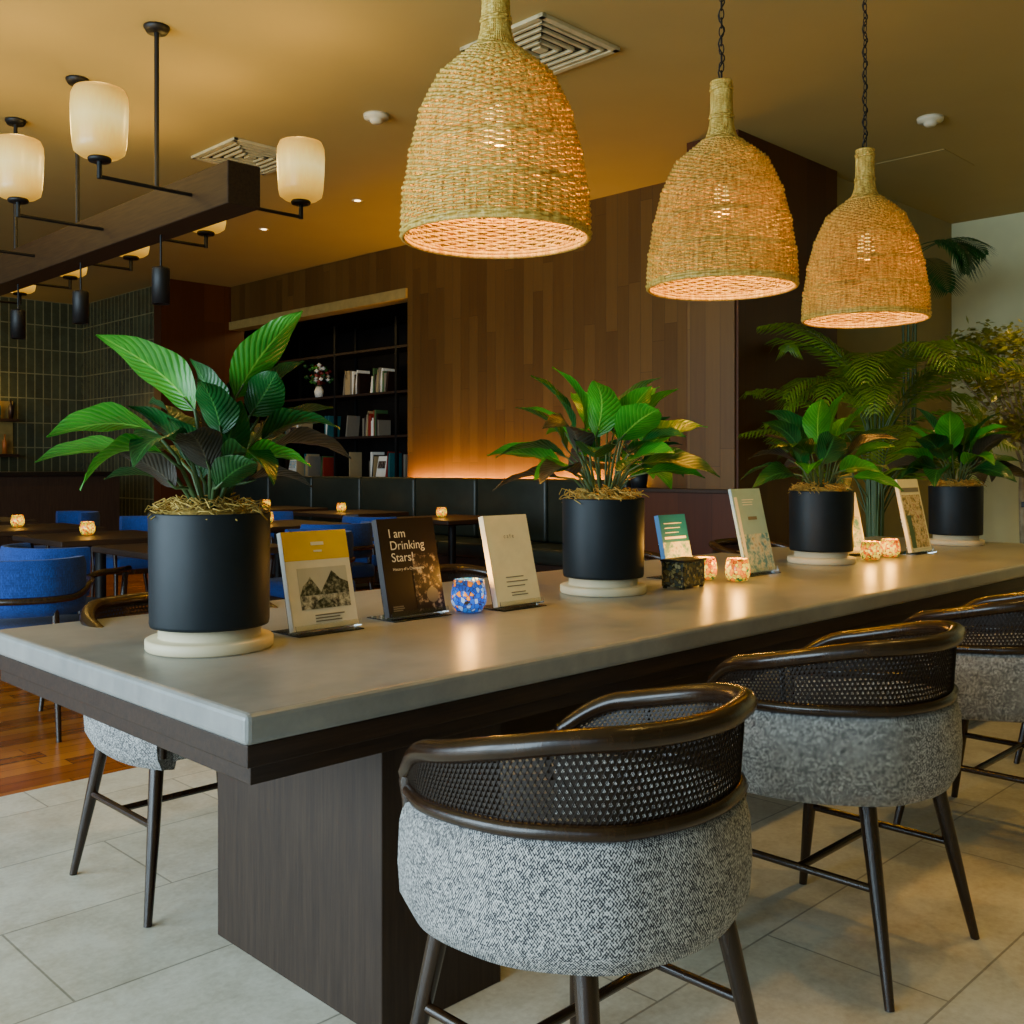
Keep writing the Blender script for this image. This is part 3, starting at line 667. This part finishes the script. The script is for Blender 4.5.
# ------------------------------------------------------------------ wicker pendants
prof=[(.280,0),(.283,.05),(.280,.09),(.272,.15),(.258,.236),(.237,.327),(.210,.405),(.176,.468),(.132,.515),(.090,.547),(.060,.577),(.046,.62),(.041,.68),(.039,.79)]
pc=catmull([(r,0,z) for r,z in prof],10)
al=[0]
for i in range(1,len(pc)): al.append(al[-1]+(pc[i]-pc[i-1]).length)
def prof_at(s_):
    for i in range(len(al)-1):
        if al[i+1]>=s_: 
            t=(s_-al[i])/(al[i+1]-al[i]); tn=(pc[i+1]-pc[i]).normalized(); p=pc[i].lerp(pc[i+1],t); return p.x,p.z,(tn.z,-tn.x)
    return pc[-1].x,pc[-1].z,(1,0)
def make_pendant():
    mb=MB(); NS=52; sp=.0086; k=0; s_=.004
    while s_<al[-1]:
        r,z,nn=prof_at(s_); seg=156 if r>.1 else 60
        amp=.0044 if r>.1 else .0015; ns=NS if r>.1 else 20
        band=k%14 in (0,1)
        th=.0047 if not band else .0058
        rows=[]
        jit=random.uniform(-.0004,.0004)
        for i in range(seg):
            a=2*pi*i/seg; o=amp*math.cos(ns/2*a+(k%2)*pi)+(.004 if band else 0); wob=.0022*math.sin(2*a+k*.2)+.0005*math.sin(7*a+k)+jit
            rr=r+nn[0]*o; zz=z+nn[1]*o+wob; ca,sa=math.cos(a),math.sin(a)
            rows.append([(( rr+dx)*ca,(rr+dx)*sa,zz+dz) for dx,dz in ((-.0024,0),(0,-th),(.0024,0),(0,th))])
        mb.grid(rows,'wicker',True,closed_u=True,closed_v=True)
        s_+=sp if r>.06 else .008; k+=1
    for q in range(NS):
        a=2*pi*q/NS; pts=[]
        for i in range(0,len(pc),5): 
            r=pc[i].x; pts.append((r*math.cos(a),r*math.sin(a),pc[i].z))
        mb.tube(pts,.0030,'wicker',4,caps=False)
    for zz,rr in ((0,.0075),(.012,.006)):
        r=.281; mb.tube([(r*math.cos(2*pi*i/64),r*math.sin(2*pi*i/64),zz) for i in range(64)],rr,'wicker',8,closed=True)
    r=.04; mb.tube([(r*math.cos(2*pi*i/24),r*math.sin(2*pi*i/24),.79) for i in range(24)],.005,'wicker',6,closed=True)
    mb.lathe([(.02,.48),(.022,.44),(.02,.40),(.001,.40)],(0,0,0),'black',16)
    mb.lathe([(.015,.40),(.032,.36),(.042,.32),(.036,.285),(.001,.27)],(0,0,0),'bulb',16)
    mb.tube([(0,0,.47),(0,0,.80)],.006,'black',6)
    zt=.80; top=H-1.86; i=0
    while zt<top-.03:
        a=(i%2)*pi/2; pts=[]
        for q in range(12):
            t=2*pi*q/12; lx=.009*math.cos(t); lz=.021*math.sin(t)
            pts.append((lx*math.cos(a),lx*math.sin(a),zt+.018+lz))
        mb.tube(pts,.0025,'black',5,closed=True); zt+=.034; i+=1
    cord=[(.012*math.cos(j*.9),.012*math.sin(j*.9),.8+(top-.8)*j/60) for j in range(61)]
    mb.tube(cord,.003,'black',5)
    mb.lathe([(.001,top-.03),(.05,top-.03),(.06,top-.005),(.06,top),(.001,top)],(0,0,0),'black',24)
    return mb.obj('wicker_pendant_lamp',fix=False)
pd=make_pendant(); pd.location=(2.146,2.215,1.86)
pls=[pd,inst(pd,(3.36,2.215,1.86),.4),inst(pd,(4.56,2.215,1.86),1.1)]
for p in pls: light('POINT','pendant_light',(0,0,.24),27,(1,.48,.03),parent=p,shadow_soft_size=.04)

# ------------------------------------------------------------------ beam chandelier
mb=MB(); mb.b2(2.51,2.69,4.45,9.9,2.44,2.65,'beamwood',.006)
for y in (5.38,6.46,7.53,8.6,9.6):
    mb.tube([(2.6,y,2.65),(2.6,y,H-.03)],.014,'black',8); mb.lathe([(.001,-.035),(.055,-.035),(.07,-.01),(.07,0),(.001,0)],(2.6,y,H),'black',24)
    mb.tube([(2.6,y-.05,2.44),(2.6,y-.05,2.26)],.006,'black',6)
    mb.lathe([(.001,.2),(.046,.2),(.048,.19),(.048,0),(.04,0),(.038,.03),(.001,.03)],(2.6,y-.05,2.06),'black',24)
gl=[]
for y in (4.81,5.87,6.93,7.99,9.05):
    for sx in (-1,1):
        x=2.6+sx*.56
        mb.tube([(2.6+sx*.08,y,2.545),(x,y,2.545)],.010,'black',8)
        mb.tube([(x,y,2.535),(x,y,2.62)],.013,'black',8)
        mb.lathe([(.001,0),(.05,0),(.055,.012),(.05,.02),(.001,.02)],(x,y,2.615),'black',20)
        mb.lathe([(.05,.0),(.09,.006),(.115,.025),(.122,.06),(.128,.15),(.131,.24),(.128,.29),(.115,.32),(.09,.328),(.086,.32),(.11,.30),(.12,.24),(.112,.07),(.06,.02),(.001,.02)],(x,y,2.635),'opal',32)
        gl.append((x,y,2.80))
ch=mb.obj('beam_chandelier')
for g in gl[:6]: light('POINT','chandelier_light',(g[0],g[1],3.05),14,(1,.62,.13),parent=ch,shadow_soft_size=.1)

# ------------------------------------------------------------------ ceiling items
def vent(x,y):
    mb=MB()
    for k,hs in enumerate((.33,.27,.21,.15,.09)):
        w=.04 if k==0 else .022; zz=H-.012
        for sx,sy in ((1,0),(-1,0),(0,1),(0,-1)):
            if sx: mb.box((x+sx*(hs-w/2),y,zz),(w,2*hs,.022),'vent',.003,mx=None)
            else: mb.box((x,y+sy*(hs-w/2),zz),(2*hs,w,.022),'vent',.003)
    mb.b2(x-.3,x+.3,y-.3,y+.3,H-.006,H-.001,'dark')
    mb.box((x,y,H-.012),(.07,.07,.02),'vent',.003)
    mb.obj('ceiling_air_vent')
vent(4.3,4.07); vent(4.2,7.1); vent(2.9,11.2)
def det(x,y):
    mb=MB(); mb.lathe([(.001,-.06),(.03,-.06),(.045,-.045),(.045,-.03),(.085,-.025),(.09,0),(.001,0)],(x,y,H),'white',24); mb.obj('smoke_detector')
det(4.33,5.66); det(7.1,2.97)
mb=MB(); mb.b2(7.86,8.46,3.18,3.78,H-.006,H-.0005,'ceiling',.002); mb.obj('ceiling_access_panel')
Wm=(1,.62,.15)
dl=[(5.6,7.6,120),(5.6,9.2,95),(4.2,11.5,80),(5.2,13,70),(5.6,5.8,120),
    (8.6,2.0,250),(9.5,1.4,270),(6.4,1.9,85),(2.5,.75,42),(3.9,.75,58),(5.3,.75,72)]  # this row: unseen spots added to brighten the pendants, tree and far wall
for x,y,e in dl:
    mb=MB(); mb.lathe([(.03,-.002),(.05,-.006),(.052,0)],(x,y,H),'white',20); mb.lathe([(.001,-.003),(.03,-.003)],(x,y,H),'spot',16); o=mb.obj('recessed_or_added_downlight')
    light('SPOT','downlight_or_fill',(x,y,H-.02),e,Wm,parent=o,spot_size=1.9 if y<1 else 1.6,spot_blend=.8,shadow_soft_size=.06)

# ------------------------------------------------------------------ banquette
mb=MB()
y=5.4
for k in range(7):
    mb.box((6.86,y+.47,.76),(.16,.925,.58),'leather',.03,seg=3,smooth=True)
    mb.box((6.58,y+.47,.40),(.62,.925,.14),'leather',.03,seg=3,smooth=True); y+=.94
mb.b2(6.32,6.93,5.4,11.98,0,.33,'tablewood'); mb.b2(6.94,7.0,5.4,11.98,0,1.02,'tablewood')
mb.obj('leather_banquette')
mb=MB(); mb.b2(7.02,7.05,5.5,8.7,.93,.96,'black'); mb.b2(7.022,7.045,5.5,8.7,.961,.97,'led'); o=mb.obj('led_strip_light')
light('AREA','strip_light',(7.035,7.1,.98),75,(1,.48,.04),parent=o,shape='RECTANGLE',size=.03,size_y=3.1,rot=(0,math.radians(200),0))

# ------------------------------------------------------------------ bookshelf
mb=MB(); X0,X1=8.25,8.6
ys=[9.1,10.35,11.7,13.1,14.4]; zs=[.45,1.02,1.57,2.14,2.72]
for y in ys:
    for x in (X0,X1): mb.b2(x-.02,x+.02,y-.02,y+.02,0,3.1,'black')
for z in zs:
    mb.b2(X0-.02,X1+.02,ys[0],ys[-1],z-.03,z,'tablewood')
mb.obj('bookshelf')
mb=MB(); rnd=random.Random(11); cv=['cover_white','cover_cream','cover_tan','cover_teal','cover_white','cover_dark','cover_tan','ink_grey','cover_dark','cover_red','ink_grey','ink_green']
for z in zs[:-1]:
    for a,b_ in zip(ys[:-1],ys[1:]):
        y=a+.06+rnd.uniform(0,.35)
        while y<b_-.1:
            if z>2 and a>11.6 and a<13: break
            r=rnd.random()
            if r<.14: y+=rnd.uniform(.12,.4); continue
            h_=rnd.uniform(.2,.34)
            if r<.24 and y+.26<b_-.04:
                w=.2; mb.box((X0+.05,y+.12,z+h_/2+.005),(.02,w,h_),rnd.choice(cv[:4]),mx=Matrix.Rotation(.2,4,'Y')); 
                mb.box((X0+.04,y+.12,z+h_*.6),(.021,w*.7,h_*.35),rnd.choice(('picture_coast','picture_garden','picture_sepia')),mx=Matrix.Rotation(.2,4,'Y')); y+=.26; continue
            t=rnd.uniform(.018,.045); mb.box((X0+.12,y+t/2,z+h_/2+.002),(.2,t*.94,h_),rnd.choice(cv),mx=Matrix.Rotation(rnd.choice((0,0,0,.15)),4,'X')); y+=t
mb.obj('shelved_books')
mb=MB(); mb.lathe([(.001,0),(.05,0),(.07,.1),(.04,.17),(.001,.17)],(0,0,0),'cover_white',16)
for k in range(60):
    a=rnd.uniform(0,2*pi); r=rnd.uniform(0,.22); z=rnd.uniform(.2,.5); c=Vector((r*math.cos(a),r*math.sin(a),z))
    mb.lathe([(.001,-.03),(.04,0),(.001,.03)],c,rnd.choice(['cover_red','leafA','cover_white','leafB','cover_red']),6)
    if k%4==0: mb.tube([(0,0,.15),c],.003,'stem',4)
mb.obj('flower_vase',(8.42,12.35,2.142))
light('AREA','niche_light',(7.6,11.4,3.1),14,(1,.66,.2),shape='RECTANGLE',size=.3,size_y=4)

mb=MB(); mb.b2(1.2,5.6,12.6,13.2,0,1.05,'basewood',.005); mb.b2(1.15,5.65,12.55,13.25,1.05,1.1,'black',.004); mb.obj('bar_counter')
mb=MB(); mb.b2(4.3,5.3,15.2,15.5,1.3,1.34,'tablewood'); mb.b2(4.3,5.3,15.2,15.5,1.8,1.84,'tablewood'); mb.b2(4.3,5.3,15.47,15.49,1.34,1.37,'led'); mb.b2(4.3,5.3,15.47,15.49,1.84,1.87,'led'); mb.b2(4.3,5.3,15.46,15.47,1.34,2.1,'lintel')
for k in range(11):
    x=4.38+k*.085; z=1.34 if k%2 else 1.84; mb.lathe([(.001,0),(.035,0),(.035,.17),(.013,.22),(.013,.28),(.001,.28)],(x,15.33,z),['cover_teal','ink_orange','cover_dark','cover_cream'][k%4],10)
o=mb.obj('bar_shelf')
light('POINT','bar_shelf_light',(4.8,15.1,2.1),12,(1,.6,.15),parent=o,shadow_soft_size=.1)

# ------------------------------------------------------------------ daylight through the west windows
wld=bpy.data.worlds.new('World'); scene.world=wld; wld.use_nodes=True
bg=wld.node_tree.nodes['Background']; bg.inputs[0].default_value=(.55,.78,1,1); bg.inputs[1].default_value=.5
for i,(y,e) in enumerate(((-1.3,35),(1.9,330),(5.1,390),(8.3,70))):
    light('AREA','window_daylight',(-3.3,y,1.7),e,(.64,.85,1),shape='RECTANGLE',size=3.0,size_y=2.9,rot=(0,math.radians(-90),0))

cam=bpy.data.cameras.new('camera'); co=bpy.data.objects.new('camera',cam); COL.objects.link(co)
co.location=(0,0,1.17); co.rotation_euler=(math.radians(90),0,math.radians(-45)); cam.sensor_width=36; cam.lens=1020/1024*36; cam.shift_y=-(512-466)/1024; cam.clip_start=.05
scene.camera=co
